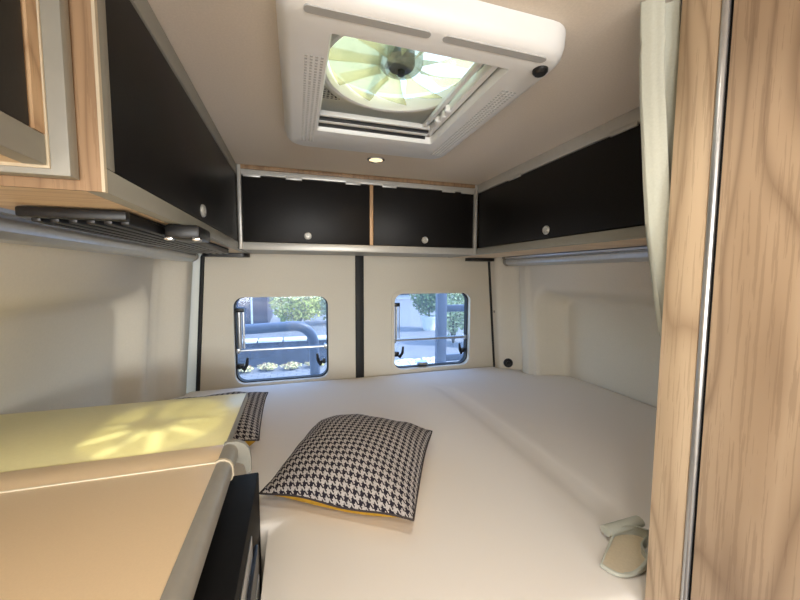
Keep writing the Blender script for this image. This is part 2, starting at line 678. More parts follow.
# rear cupboard across the back doors
t = thing('overhead_cupboard.002', ((XL + XR) / 2, YC + .15, .088),
          'overhead cupboard with two black doors above the rear windows', 'cupboard')
x0, x1 = XL + .001, XR - .001
mb = MB()
mb.box(x0 + .002, x1 - .002, YC + .02, 1.712, .090, .10)
build('underside', mb, 'grey_edge', t)
mb = MB()
mb.box(x0 + .002, x1 - .002, 1.70, 1.712, .10, ZC - .002)
build('back_panel', mb, 'oak_end', t)
mb = MB()
mb.box(x0, x1, YC, YC + .02, .0885, .1165, .0025)
build('bottom_rail', mb, 'silver_rail', t)
mb = MB()
mb.box(x0 + .012, x1 - .012, YC, YC + .02, .360, ZC - .016, .002)
for xx in (-.178, -.03, .195, .345, .61, .70):
    mb.box(xx, xx + .06, YC - .003, YC + .006, .353, .366, .001)
build('top_rail', mb, 'silver_rail', t)
mb = MB()
mb.box(x0, x1, YC - .004, YC + .03, ZC - .016, ZC - .001, .002)
build('cornice', mb, 'oak_end', t)
for xx in (x0, x1 - .013):
    mb = MB()
    mb.box(xx, xx + .013, YC - .008, YC + .02, .0885, ZC - .002, .003)
    build('corner_post', mb, 'silver_rail', t)
mb = MB()
mb.box(.293, .307, YC + .001, 1.70, .1165, .360, .001)
build('divider', mb, 'oak_strip', t)
for a, b, kx in ((x0 + .0145, .2915, .048), (.3085, x1 - .0145, .533)):
    mb = MB()
    mb.box(a, b, YC + .003, YC + .018, .118, .358, .002)
    d = build('door', mb, 'black_panel', t)
    knob(d, (kx, YC + .003, .1455), 'y')

# kitchen cupboard nearest the camera, upper left
t = thing('overhead_cupboard.003', (-.38, .0, .1), 'nearest black overhead cupboard at the upper left, above the worktop', 'cupboard')
kx, ky = -.2365, .443
mb = MB()
mb.box(-.50, kx - .0205, -.40, ky - .0015, .1075, .117)
build('underside', mb, 'oak_under', t)
mb = MB()
mb.box(-.50, kx, ky - .016, ky - .0015, .1372, ZC - .002)
build('side_panel', mb, 'oak_strip', t)
mb = MB()
mb.box(kx - .02, kx, -.40, ky - .0015, .107, .1368, .0015)
build('bottom_rail', mb, 'grey_edge', t)
mb = MB()
mb.box(kx - .02, kx, -.40, ky - .017, .3605, ZC - .002, .0015)
build('top_rail', mb, 'grey_edge', t)
mb = MB()
mb.box(kx - .018, kx - .002, -.40, ky - .0175, .1375, .360, .002)
build('door', mb, 'black_panel', t)
mb = MB()
mb.box(-.50, kx + .0015, ky - .001, ky + .001, .1045, ZC - .002)
build('edge_strip', mb, 'cream_edge', t)
# grey L-shaped joint plate between the two left cupboards
mb = MB()
mb.box(-.50, -.2195, ky + .0015, .4605, .0985, ZC - .002, .001)
build('joint_plate', mb, 'grey_edge', t)

# ------------------------------------------------------------------ under the left cupboard
t = thing('shelf_grille', (-.33, .9, .06), 'black ribbed grille fixed under the left overhead cupboard', 'grille')
mb = MB()
mb.box(-.352, -.228, .585, .60, .0735, .0875, .003)
build('front_bar', mb, 'black', t)
mb = MB()
mb.box(-.345, -.2295, .60, 1.38, .0850, .0875)
build('back_plate', mb, 'black_rubber', t)
mb = MB()
for k in range(6):
    xx = -.236 - .0205 * k
    mb.box(xx - .0055, xx + .0055, .60, 1.38, .0690, .0849, .002)
build('rib_panel', mb, 'black', t)

t = thing('cupboard_lamp', (-.195, .755, .06), 'small black lamp box with chrome ends under the left cupboard', 'lamp')  # lamp hangs beneath the cupboard rail, with no shelf
mb = MB()
mb.box(-.2225, -.166, .712, .800, .0615, .0873, .006)
build('body', mb, 'black', t)
for xx in (-.216, -.172):
    mb = MB()
    mb.box(xx - .007, xx + .007, .7105, .726, .0585, .0650, .002)
    build('chrome_contact', mb, 'chrome', t)


def cassette(name, sx, xw, y0, y1, label, dz):
    """Silver blind housing along the wall under the cupboards; sx = +1 when the wall is to its right."""
    t = thing(name, (xw - sx * .02, (y0 + y1) / 2, .045), label, 'blind housing')
    mb = MB()
    prof = [(0, .084), (-.012, .085), (-.022, .082), (-.026, .076), (-.024, .070), (-.018, .067), (-.021, .062), (-.021, .052), (-.018, .044), (-.010, .038), (-.004, .034), (0, .033)]
    prof = [(a, b + dz) for a, b in prof]
    mb.grid([[(xw + sx * a, y, b) for a, b in prof] + [(xw + sx * .042, y, .033 + dz), (xw + sx * .042, y, .084 + dz)] for y in (y0, y1)], closed=True)
    bmesh.ops.holes_fill(mb.bm, edges=mb.bm.edges, sides=0)
    build('housing', mb, 'silver', t, angle=25)
    mb = MB()
    e = y1
    mb.prism([(a * 1.12, b) for a, b in prof] + [(.042, .033 + dz), (.042, .084 + dz)], lambda u, v, w: (xw + sx * u, e + w, v), .022)
    build('end_cap', mb, 'grey_edge', t)
    return t


cassette('blind_housing', -1, -.424, .35, 1.665, 'silver blind housing along the left wall under the black grille', .016)
cassette('blind_housing.001', 1, 1.055, .50, 1.545, 'silver blind housing along the right wall under the cupboard', .011)

# black round outlet and small fixing on the right pillar
from_wall = lambda y, z: wall_r(y, z)
y_o, z_o = 1.648, -.497
mb = MB()
xo = wall_r(y_o, z_o)
mb.lathe([(0, .004), (.010, .004), (.012, .008), (.020, .009), (.0245, .006), (.026, 0), (.026, -.010), (0, -.010)], (0, 0, 0), '-x', 28)
ang = math.atan2(wall_r(y_o + .02, z_o) - wall_r(y_o - .02, z_o), .04)
bmesh.ops.transform(mb.bm, matrix=Matrix.Translation((xo - .003, y_o, z_o)) @ Matrix.Rotation(-ang, 4, 'Z'), verts=mb.bm.verts)
tag(build('vent_outlet', mb, 'black'), 'round black outlet low on the right wall beside the rear door', 'outlet')
mb = MB()
y_o, z_o = 1.705, -.21
mb.lathe([(0, .003), (.006, .002), (.008, 0), (.008, -.004), (0, -.004)], (wall_r(y_o, z_o) - .001, y_o, z_o), '-x', 16)
tag(build('screw_cap', mb, 'grey_edge'), 'tiny grey screw cap on the right wall beside the door seal', 'screw cap')

# ------------------------------------------------------------------ roof vent
t = thing('roof_vent', (.21, .76, .345), 'white square roof vent with round fan in the ceiling', 'roof vent')
VX0, VX1, VY0, VY1 = -.021, .443, .474, 1.030
OX0, OX1, OY0, OY1 = .055, .357, .537, .895
mb = MB()
loops = []
n = 7
levels = [(0.000, ZC - .0005, .050), (0.001, ZC - .022, .050), (.004, ZC - .034, .049), (.011, ZC - .042, .044), (.020, ZC - .0457, .036)]
rows = [[(u, v, z) for u, v in rrect(VX0 + i, VX1 - i, VY0 + i, VY1 - i, r, n)] for i, z, r in levels]
# lower face in to the opening, then up the inside
inner = [(OX0, OX1, OY0, OY1, .006, ZC - .0457), (OX0 + .003, OX1 - .003, OY0 + .003, OY1 - .003, .005, ZC - .041), (OX0 + .003, OX1 - .003, OY0 + .003, OY1 - .003, .005, ZC - .028)]
rows += [[(u, v, z) for u, v in rrect(a, b, c, d, r, n)] for a, b, c, d, r, z in inner]
mb.grid(rows, closed=True)
build('bezel', mb, 'white_plastic', t, angle=50)
# inner tray behind the bezel with the fan plate
mb = MB()
tray = [(OX0 - .018, OX1 + .026, OY0 - .02, OY1 + .09, .01, ZC - .028), (OX0 - .018, OX1 + .026, OY0 - .02, OY1 + .09, .01, ZC + .011)]
mb.grid([[(u, v, q[5]) for u, v in rrect(*q[:4], q[4], n)] for q in tray], closed=True)
circ = lambda r, k=48: [(FX + r * math.cos(2 * PI * i / k), FY + r * math.sin(2 * PI * i / k)) for i in range(k)]
mb.holed(rrect(*tray[1][:4], .01, n), [circ(FR)], lambda u, v, w: (u, v, ZC + .011 + w), .004)
build('tray', mb, 'white_inner', t)
mb = MB()
mb.lathe([(FR + .012, .018), (FR + .012, .006), (FR + .006, .001), (FR - .001, .002), (FR - .003, .008), (FR - .003, .030), (FR + .002, .030), (FR + .002, .02), (FR + .012, .018)], (FX, FY, ZC - .007), 'z', 64)
for a in (-60, -115, 200, 20):
    c, s = math.cos(math.radians(a)), math.sin(math.radians(a))
    px, py = FX + (FR + .018) * c, FY - (FR + .018) * s * -1
    mb.lathe([(0, .004), (.006, .004), (.006, .011)], (px, py, ZC), 'z', 12)
build('fan_ring', mb, 'white_plastic', t)
# cord grooves on the near face
for a, b in ((.016, .196), (.216, .398)):
    mb = MB()
    yy = .4985
    mb.prism(rrect(a, b, yy - .007, yy + .007, .0065), lambda u, v, w: (u, v, ZC - .0464 + w), .004)
    build('cord_groove', mb, 'groove', t)
# perforated side strips of the bezel
for xx in (.022, .386):
    mb = MB()
    for r in range(44):
        yy = .60 + .0085 * r
        for k in range(4):
            mb.box(xx + .0085 * k - .0022, xx + .0085 * k + .0022, yy - .0022, yy + .0022, ZC - .0465, ZC - .0445)
    build('air_slots', mb, 'groove', t)
mb = MB()
mb.lathe([(0, -.008), (.009, -.008), (.0125, -.004), (.0135, .006), (0, .006)], (.4075, .5225, ZC - .0457), 'z', 24)
build('black_button', mb, 'black', t)
# fly screen cassette and rails inside the opening, far and right sides
mb = MB()
mb.box(OX0 + .004, OX1 - .004, OY1 - .022, OY1 - .006, ZC - .030, ZC - .012, .003)
mb.box(OX0 + .004, OX1 - .004, OY1 - .040, OY1 - .030, ZC - .024, ZC - .012, .002)
mb.box(OX1 - .020, OX1 - .006, OY0 + .005, OY1 - .006, ZC - .030, ZC - .012, .003)
mb.box(OX1 - .040, OX1 - .030, OY0 + .005, OY1 - .03, ZC - .022, ZC - .012, .002)
build('screen_rail', mb, 'white_plastic', t)
mb = MB()
mb.box(OX0 + .004, OX1 - .02, OY1 - .031, OY1 - .021, ZC - .0285, ZC - .012)
mb.box(OX0 + .004, OX1 - .02, OY1 - .0065, OY1 - .0035, ZC - .036, ZC - .026)
build('rail_slot', mb, 'black', t)
for k in range(3):
    mb = MB()
    yy = .735 + .028 * k
    mb.box(OX1 - .030 + .004 * (k % 2), OX1 - .014, yy, yy + .012, ZC - .032, ZC - .016, .003)
    build('screen_catch', mb, 'white_plastic', t)
mb = MB()
mb.prism([(.040, .735), (.040, .84), (.105, .84), (.085, .822), (.064, .79), (.048, .76)], lambda u, v, w: (u, v, ZC + .0075 + w), .003)
build('perforated_plate', mb, 'perf', t, smooth=False)
# fan: hub, ten clear blades, dome above the roof
for k in range(10):
    a0 = 2 * PI * k / 10 + .25
    rows = []
    for r in [.042 + .0126 * i for i in range(9)]:
        wdt = .22 + .10 * S((r - .04) / .1)
        rows.append([(FX + r * math.cos(a0 + wdt * q), FY + r * math.sin(a0 + wdt * q), ZC + .016 + .011 * q) for q in (-1, -.5, 0, .5, 1)])
    mb = MB()
    mb.grid(rows)
    ex = bmesh.ops.extrude_face_region(mb.bm, geom=list(mb.bm.faces))
    for v in ex['geom']:
        if isinstance(v, bmesh.types.BMVert):
            v.co.z += .0015
    build('fan_blade', mb, 'blade', t)
mb = MB()
mb.lathe([(0, .000), (.020, .001), (.036, .006), (.043, .014), (.044, .046), (.040, .050)], (FX, FY, ZC), 'z', 32)
build('fan_hub', mb, 'hub', t)
mb = MB()
mb.lathe([(0, .006), (.024, .008), (.027, .014), (.027, .062), (0, .064)], (FX, FY, ZC), 'z', 24)
mb.box(FX - .006, FX + .006, FY - .11, FY + .11, ZC + .066, ZC + .072)
mb.box(FX - .14, FX + .14, FY - .006, FY + .006, ZC + .066, ZC + .072)
build('motor', mb, 'motor', t)
mb = MB()
mb.lathe([(0, -.006), (.007, -.005), (.008, .004)], (FX, FY, ZC), 'z', 16)
build('spindle', mb, 'black', t)
mb = MB()
mb.lathe([(.185, .052), (.185, .085), (.175, .10), (.14, .115), (.07, .124), (0, .126)], (FX, FY, ZC), 'z', 48)
build('dome', mb, 'dome', t)

# ceiling spot light
t = thing('ceiling_spot', (.272, 1.194, ZC - .006), 'small round recessed warm spot light in the ceiling', 'spot light')
mb = MB()
mb.lathe([(.024, .0055), (.031, .0055), (.031, .002), (.027, 0), (.0235, .001), (.0225, .0055)], (.272, 1.194, ZC - .006), 'z', 32)
build('ring', mb, 'chrome', t)
mb = MB()
mb.lathe([(0, .0025), (.0228, .003), (.0228, .0055), (0, .0055)], (.272, 1.194, ZC - .006), 'z', 24)
build('lens', mb, 'lens', t)

# ------------------------------------------------------------------ bed
def mattress():
    mb = MB()
    bm = mb.bm
    yv = [.380, .384, .392, .407, .432] + [.46 + .03 * k for k in range(9)] + [.734, .742, .755] + [.77 + .03 * k for k in range(31)] + [1.69, 1.705, 1.712]
    NX = 66
    xin = -.064
    V = {}
    for j, y in enumerate(yv):
        wl, wr = wall_l(y, ZM - .01) + .007, wall_r(y, ZM - .01) - .007
        if y < .47:
            wr = min(wr, wr)
        nl = 22
        for i in range(nl + 1):
            V[(i, j)] = (wl + (xin - wl) * i / nl, y)
        for i in range(1, NX - nl + 1):
            V[(nl + i, j)] = (xin + (wr - xin) * i / (NX - nl), y)
    jcut = yv.index(.734)
    verts = {}

    def ztop(x, y, edge):
        z = 0.
        z -= .011 * math.exp(-((x - .655 - .01 * math.sin(2.4 * y)) / .016) ** 2) * S((1.60 - y) / .2)
        z += .004 * math.sin(5 * x + 2 * y) * math.sin(3.7 * y) - .003
        z -= .006 * math.exp(-((x - .25) ** 2 + (y - .9) ** 2) / .05) * 0
        return z
    for (i, j), (x, y) in V.items():
        if j < jcut and i < 22:
            continue
        e = min(y - .380, 1.712 - y)
        wl, wr = wall_l(y, ZM - .01) + .007, wall_r(y, ZM - .01) - .007
        e = min(e, wr - x, (x - wl) if y > .733 else 1)
        if y < .734:
            e = min(e, x - xin)
        if x < xin:
            e = min(e, y - .734)
        if y >= .734 and x >= xin:
            e = min(e, math.hypot(max(x - xin, 0), max(y - .734, 0)) + .0)
        rr = .024 if y < .42 and x > .1 else .008
        drop = 0 if e > rr else rr - math.sqrt(max(0, rr * rr - (rr - max(e, 0)) ** 2))
        verts[(i, j)] = bm.verts.new((x, y, ZM + ztop(x, y, e) - drop * .9 + .004))
    for j in range(len(yv) - 1):
        for i in range(NX):
            k = [(i, j), (i + 1, j), (i + 1, j + 1), (i, j + 1)]
            if all(q in verts for q in k):
                bm.faces.new([verts[q] for q in k])
    be = [e for e in bm.edges if e.is_boundary]
    ex = bmesh.ops.extrude_edge_only(bm, edges=be)
    for v in ex['geom']:
        if isinstance(v, bmesh.types.BMVert):
            v.co.z = ZM - .13
    bmesh.ops.holes_fill(bm, edges=[e for e in bm.edges if e.is_boundary], sides=0)
    return mb


t = build('bed_mattress', mattress(), 'sheet', angle=60)
tag(t, 'wide mattress under a white fitted sheet filling the rear of the van', 'mattress')
# bed base that carries it
bb = thing('bed_platform', (.4, 1.0, -1.35), 'boarded platform under the wide white mattress', 'bed platform')
mb = MB()
mb.box(-.42, 1.08, .745, 1.69, ZM - .165, ZM - .131)
mb.box(-.04, 1.10, .385, .7449, ZM - .165, ZM - .131)
build('board', mb, 'oak_under', bb)
mb = MB()
mb.box(-.04, .515, .392, .41, -1.35, ZM - .166)
build('front_panel', mb, 'walnut', bb)
for xx in (-.40, 1.04):
    mb = MB()
    mb.box(xx, xx + .04, 1.60, 1.66, -1.35, ZM - .166)
    build('leg', mb, 'grey_edge', bb)


# ------------------------------------------------------------------ cushions
def cushion(name, cor, label, hgt=.118, zmid=.042, seed=1):
    """cor: the four seam corners (near-left, near-right, far-right, far-left)."""
    cx, cy = sum(p[0] for p in cor) / 4, sum(p[1] for p in cor) / 4
    t = thing(name, (cx, cy, ZM), label, 'cushion')
    N = 48
    rr = random.Random(seed)
    ph = [rr.uniform(0, 6.28) for _ in range(6)]
    A, B, C, D = [Vector((p[0], p[1], 0)) for p in cor]
    P1 = [math.sin(PI / 2 * (-1 + 2 * i / N) * .92) / math.sin(PI / 2 * .92) for i in range(N + 1)]

    def pt(u, v, side):
        uu = u * (1 - .035 * (1 - abs(v) ** 2) * abs(u) ** 3)
        vv = v * (1 - .035 * (1 - abs(u) ** 2) * abs(v) ** 3)
        a, b = (uu + 1) / 2, (vv + 1) / 2
        p = A * (1 - a) * (1 - b) + B * a * (1 - b) + C * a * b + D * (1 - a) * b
        k = max(0, (1 - abs(u) ** 2.4) * (1 - abs(v) ** 2.4)) ** .62
        w = .003 * math.sin(6 * u + ph[0] + 2 * v) * math.sin(5 * v + ph[1])
        w += .0022 * math.sin(15 * u + ph[2] + 3 * v) * abs(v) ** 3 + .0022 * math.sin(14 * v + ph[3]) * abs(u) ** 3
        zs_ = zmid + .004 * math.sin(5 * u + ph[4]) * abs(v) ** 4 + .004 * math.sin(4 * v + ph[5]) * abs(u) ** 4
        if side > 0:
            z = zs_ + (hgt - zs_) * k + w * min(1, 2 * k)
        else:
            z = zs_ - (zs_ - .003) * min(1, k * 1.6)
        return Vector((p.x, p.y, ZM + z))
    for side, nm, mat in ((1, 'houndstooth_cover', 'hound'), (-1, 'mustard_back', 'mustard')):
        mb = MB()
        uvl = mb.bm.loops.layers.uv.new('UVMap')
        pts = [[pt(u, v, side) for u in P1] for v in P1]
        R = mb.grid(pts)
        m = N // 2
        U = [[0.] * (N + 1) for _ in range(N + 1)]
        V = [[0.] * (N + 1) for _ in range(N + 1)]
        for j in range(N + 1):                       # lengths over the cloth from the middle of the cover
            for i in range(m + 1, N + 1):
                U[j][i] = U[j][i - 1] + (pts[j][i] - pts[j][i - 1]).length
                V[i][j] = V[i - 1][j] + (pts[i][j] - pts[i - 1][j]).length
            for i in range(m - 1, -1, -1):
                U[j][i] = U[j][i + 1] - (pts[j][i] - pts[j][i + 1]).length
                V[i][j] = V[i + 1][j] - (pts[i][j] - pts[i + 1][j]).length
        idx = {R[j][i]: (U[j][i] + 3, V[j][i] + 3) for j in range(N + 1) for i in range(N + 1)}
        for f in mb.bm.faces:
            for l in f.loops:
                l[uvl].uv = idx[l.vert]
        o = build(nm, mb, mat, t, angle=80)
        if side < 0:
            o['label'] = 'mustard yellow back of the cushion'
    edge = [(u, -1) for u in P1[:-1]] + [(1, v) for v in P1[:-1]] + [(-u, 1) for u in P1[:-1]] + [(-1, -v) for v in P1[:-1]]
    mb = MB()
    P = [pt(u, v, -1) for u, v in edge]
    mb.tube(P + [P[0]], .0022, 6)
    build('seam_piping', mb, 'thread', t)
    return t


cushion('cushion', [(-.085, .79), (.213, .607), (.398, .965), (.075, 1.155)],
        'black and white houndstooth cushion lying in the middle of the bed', seed=3)
cushion('cushion.001', [(-.47, 1.02), (-.104, .975), (-.110, 1.385), (-.48, 1.345)],
        'houndstooth cushion lying half hidden behind the yellow worktop flap', .122, .074, seed=5)

# ------------------------------------------------------------------ kitchen
t = thing('kitchen_cabinet', (-.42, .0, -1.35), 'kitchen unit at the lower left with a beige worktop', 'kitchen unit')
ZK = -.33
mb = MB()
mb.box(-.668, -.1375, -.75, .6445, ZK - .028, ZK, .002)
build('worktop', mb, 'worktop', t)
mb = MB()
mb.box(-.668, -.1375, .6475, .7145, ZK - .028, ZK, .002)
build('rear_worktop_strip', mb, 'worktop', t)
mb = MB()
mb.box(-.668, -.1375, .6445, .6475, ZK - .028, ZK + .0012)
build('seam_strip', mb, 'seam', t)
mb = MB()
mb.box(-.66, -.139, .694, .712, -1.35, ZK - .0285)
build('end_panel', mb, 'walnut', t)
mb = MB()
mb.box(-.66, -.139, -.74, -.72, -1.35, ZK - .0285)
mb.box(-.66, -.139, .08, .095, -1.35, ZK - .0285)
mb.box(-.66, -.645, -.72, .694, -1.30, ZK - .0285)
build('carcass', mb, 'walnut', t)
for k in range(3):
    z0 = -1.27 + .31 * k
    mb = MB()
    mb.box(-.155, -.135, -.715, .075, z0, z0 + .30, .002)
    d = build('drawer', mb, 'walnut', t)
    mb = MB()
    mb.box(-.134, -.118, -.42, -.22, z0 + .24, z0 + .255, .003)
    build('handle', mb, 'silver', d)
# rounded grey profile along the worktop's open edge
mb = MB()
prof = [(-.137, -.362), (-.137, -.3285), (-.131, -.3260), (-.124, -.3268), (-.117, -.331), (-.1135, -.338), (-.1125, -.352), (-.115, -.360), (-.121, -.364)]
mb.grid([[(a, y, b) for a, b in prof] for y in (-.75, .640)], closed=True)
bmesh.ops.holes_fill(mb.bm, edges=mb.bm.edges, sides=0)
build('edge_profile', mb, 'rail_grey', t, angle=40)
mb = MB()
mb.grid([[(a, y, b) for a, b in prof] for y in (.6465, .7035)], closed=True)
bmesh.ops.holes_fill(mb.bm, edges=[e for e in mb.bm.edges if e.is_boundary], sides=0)
build('end_profile', mb, 'rail_grey', t, angle=40)
mb = MB()
prof2 = [(-.137, -.366), (-.137, -.3255), (-.128, -.3225), (-.114, -.3235), (-.101, -.330), (-.0935, -.341), (-.0905, -.357), (-.0905, -.388), (-.098, -.392), (-.103, -.372), (-.112, -.367)]
mb.prism(prof2, lambda u, v, w: (u, .704 + w, v), .010)
o = build('end_cap', mb, 'grey_edge', t, angle=40)
o['label'] = 'pale grey curved end cap'
mb = MB()
mb.grid([[(-.125 + (a + .125) * 1.18, y, -.345 + (b + .345) * 1.15) for a, b in prof] for y in (.6405, .646)], closed=True)
bmesh.ops.holes_fill(mb.bm, edges=mb.bm.edges, sides=0)
build('joint_ring', mb, 'cream_edge', t)

t = thing('worktop_flap', (-.42, .87, ZK - .03), 'pale yellow worktop flap folded out over the bed', 'flap')
mb = MB()
mb.box(-.668, -.1365, .7165, 1.018, ZK - .018, ZK - .001, .0025)
build('board', mb, 'flap', t)
mb = MB()
mb.box(-.1365, -.1335, .7165, 1.018, ZK - .0185, ZK - .0005)
build('edge_strip', mb, 'grey_edge', t)
for xx in (-.60, -.25):
    mb = MB()
    mb.box(xx, xx + .06, .7165, .88, ZK - .026, ZK - .0185)
    mb.tube([(xx + .03, .722, ZK - .09), (xx + .03, .86, ZK - .022)], .005, 8)
    build('bracket', mb, 'silver', t)

# fridge under the worktop, its door standing proud of the unit
t = thing('fridge', (-.3, .4, -1.30), 'black fridge under the worktop edge at the foot of the bed', 'fridge')
mb = MB()
mb.box(-.62, -.139, .11, .690, -1.30, -.40, .004)
build('body', mb, 'black', t)
mb = MB()
mb.box(-.1385, -.0785, .11, .722, -1.28, -.400, .003)
d = build('door', mb, 'black_matt', t)
mb = MB()
mb.box(-.0785, -.0765, .12, .585, -.66, -.432, .001)
build('silver_panel', mb, 'silver', d)
mb = MB()
mb.box(-.0768, -.0705, .12, .612, -.70, -.470, .001)
build('black_frame', mb, 'black', d)
mb = MB()
mb.box(-.0708, -.0690, .12, .60, -.80, -.515, .001)
build('silver_trim', mb, 'silver', d)

# ------------------------------------------------------------------ wood-faced wardrobe
t = thing('wardrobe', (.80, .0, -1.35), 'tall walnut-faced wardrobe on the right with a vertical aluminium strip', 'wardrobe')
XW = .522
mb = MB()
mb.box(XW, XW + .018, .326, .375, -1.35, ZC - .001, .0015)
build('corner_panel', mb, 'walnut', t)
mb = MB()
mb.box(XW + .018, 1.08, .360, .375, -1.35, ZC - .001)
build('rear_panel', mb, 'walnut', t)
mb = MB()
mb.box(XW + .001, XW + .016, -.55, .313, -1.34, ZC - .006, .0015)
build('door', mb, 'walnut_door', t)
mb = MB()
mb.tube([(XW + .002, .3207, -1.35), (XW + .002, .3207, ZC - .001)], .0046, 14)
build('metal_strip', mb, 'silver', t)
mb = MB()
mb.box(XW + .006, XW + .018, .3118, .3258, -1.35, ZC - .001)
build('dark_gap', mb, 'black_rubber', t)
mb = MB()
mb.box(XW + .001, XW + .018, -.60, -.552, -1.35, ZC - .001)
mb.box(XW + .018, 1.08, -.60, -.582, -1.35, ZC - .001)
build('front_panel', mb, 'walnut', t)


# ------------------------------------------------------------------ curtain
def curtain():
    t = thing('curtain', (.62, .41, ZM), 'cream curtain gathered beside the walnut wardrobe, its hem resting on the bed', 'curtain')
    L = [(ZC - .004, .490), (.36, .491), (.314, .492), (.258, .496), (.144, .510), (.069, .522), (.008, .538), (-.072, .560), (-.16, .59), (-.32, .60), (-.43, .585), (-.50, .56)]
    Rr = [(ZC - .004, .66), (.1, .70), (-.2, .72), (-.50, .70)]
    rows = []
    NS = 64
    zz = [ZC - .004 - k * (ZC - .004 + .498) / 60 for k in range(61)]
    for z in zz:
        l, r = lerp(L, z) * (.985 if z > -.1 else 1), lerp(Rr, z)
        row = []
        for k in range(NS + 1):
            s = k / NS
            amp = .0095
            w = math.sin(2 * PI * 6.2 * s + .4 + .8 * z) * amp + .0035 * math.sin(2 * PI * 12.7 * s + 3 * z)
            pin = .008 * math.exp(-((z - .335) / .006) ** 2)
            row.append((l + (r - l) * s + .003 * math.sin(9 * z + 8 * s), .3925 + w - pin * .25, z))
        rows.append(row)
    mb = MB()
    mb.grid(rows)
    ex = bmesh.ops.extrude_face_region(mb.bm, geom=list(mb.bm.faces))
    for v in ex['geom']:
        if isinstance(v, bmesh.types.BMVert):
            v.co.y += .002
    build('drape', mb, 'curtain', t, angle=80)
    # the turned-up hem that has slid out onto the bed: an open loop of cloth
    path = [(.66, .474), (.645, .492), (.612, .500), (.588, .494), (.552, .474), (.523, .457), (.518, .453), (.522, .440), (.532, .427), (.553, .420), (.580, .420), (.603, .428), (.617, .452), (.640, .462)]
    sm = []
    for i in range(len(path) - 1):
        for q in range(5):
            s = q / 5
            p0, p1, p2, p3 = (path[max(i - 1, 0)], path[i], path[i + 1], path[min(i + 2, len(path) - 1)])
            sm.append(tuple(.5 * (2 * p1[a] + (p2[a] - p0[a]) * s + (2 * p0[a] - 5 * p1[a] + 4 * p2[a] - p3[a]) * s * s + (3 * p1[a] - p0[a] - 3 * p2[a] + p3[a]) * s ** 3) for a in (0, 1)))
    sm.append(path[-1])
    cx, cy = .585, .460
    rows = []
    for hgt, inw in ((.0005, 0.0), (.002, -.01), (.0045, .005), (.006, .03), (.0062, .05)):
        rows.append([(cx + (x - cx) * (1 - inw), cy + (y - cy) * (1 - inw), ZM + hgt + .0035 + .016 * S((x - .55) / .08) * (hgt > .001) + .002 * math.sin(60 * x + 40 * y)) for x, y in sm])
    mb = MB()
    mb.grid(rows)
    ex = bmesh.ops.extrude_face_region(mb.bm, geom=list(mb.bm.faces))
    for v in ex['geom']:
        if isinstance(v, bmesh.types.BMVert):
            d = Vector((v.co.x - cx, v.co.y - cy, 0))
            v.co -= d.normalized() * .0035
    build('hem', mb, 'curtain', t, angle=80)
    mb = MB()
    ins = [(cx + (x - cx) * .93, cy + (y - cy) * .93) for x, y in sm]
    c = mb.bm.verts.new((cx, cy, ZM + .007))
    ring = [mb.bm.verts.new((x, y, ZM + .008)) for x, y in ins]
    for a, b in zip(ring, ring[1:] + ring[:1]):
        mb.bm.faces.new((a, b, c))
    build('hem_lining', mb, 'hem', t, angle=80)
    # flat tape end folded over the loop
    mb = MB()
    rows = []
    for k in range(9):
        s = k / 8
        x = .585 + .085 * s
        rows.append([(x, .508 - .004 * s + .012 * math.cos(a) - .003, ZM + .017 + .006 * s + .009 * math.sin(a)) for a in [2 * PI * q / 12 for q in range(12)]])
    mb.grid(rows, closed=True)
    bmesh.ops.holes_fill(mb.bm, edges=mb.bm.edges, sides=0)
    build('hem_roll', mb, 'curtain', t, angle=80)


curtain()

# ------------------------------------------------------------------ outside, behind the van
ZG = -1.90
t = NT('paving')
v = t.coords()
br = t.add('ShaderNodeTexBrick')
br.inputs['Scale'].default_value = 2.2
br.inputs['Color1'].default_value = (*srgb(118, 120, 126), 1)
br.inputs['Color2'].default_value = (*srgb(98, 102, 112), 1)
br.inputs['Mortar'].default_value = (*srgb(70, 72, 80), 1)
t.link(v, br.inputs['Vector'])
nn = t.noise(v, 1.6, 4)
t.link(t.mix(t.math('MULTIPLY', nn, .5), br.outputs['Color'], srgb(128, 130, 134)), t.p.inputs['Base Color'])
t.p.inputs['Roughness'].default_value = .8
M['paving'] = t.m
M['garage_wall'] = plain('garage_boards', srgb(48, 46, 66), .7, var=.1, nscale=6)
M['garage_roof'] = plain('roof_felt', srgb(60, 58, 66), .9)
M['stone_wall'] = plain('stone_wall', srgb(58, 64, 78), .85, var=.3, nscale=7)
M['coping'] = plain('coping_stone', srgb(190, 194, 200), .8, var=.1, nscale=9)
M['rack'] = plain('rack_grey_paint', srgb(78, 90, 116), .4, var=.05, nscale=20)
M['soil'] = plain('soil', srgb(92, 80, 66), .95, var=.3, nscale=12)
M['pot'] = plain('pale_pot', srgb(214, 214, 210), .6, var=.06, nscale=10)
M['bark'] = plain('bark', srgb(84, 74, 60), .9, var=.3, nscale=20)
M['leaf_yellow'] = leafy('leaf_yellow_green', srgb(96, 112, 40), srgb(158, 166, 72), srgb(206, 198, 110))
M['leaf_green'] = leafy('leaf_green', srgb(60, 84, 46), srgb(104, 128, 74), srgb(150, 168, 110))
M['leaf_pale'] = leafy('leaf_pale', srgb(110, 128, 84), srgb(168, 180, 132), srgb(212, 214, 176))
M['flower'] = leafy('flower_mix', srgb(140, 60, 56), srgb(206, 196, 150), srgb(226, 214, 120))
M['render_wall'] = plain('rendered_wall', srgb(160, 162, 164), .85, var=.05, nscale=5)
M['slate'] = plain('pale_gravel', srgb(196, 198, 200), .9, var=.4, nscale=26)

mb = MB()
mb.box(-14, 16, 1.95, 34, ZG - .3, ZG)
struct('ground', mb, 'paving', smooth=False)


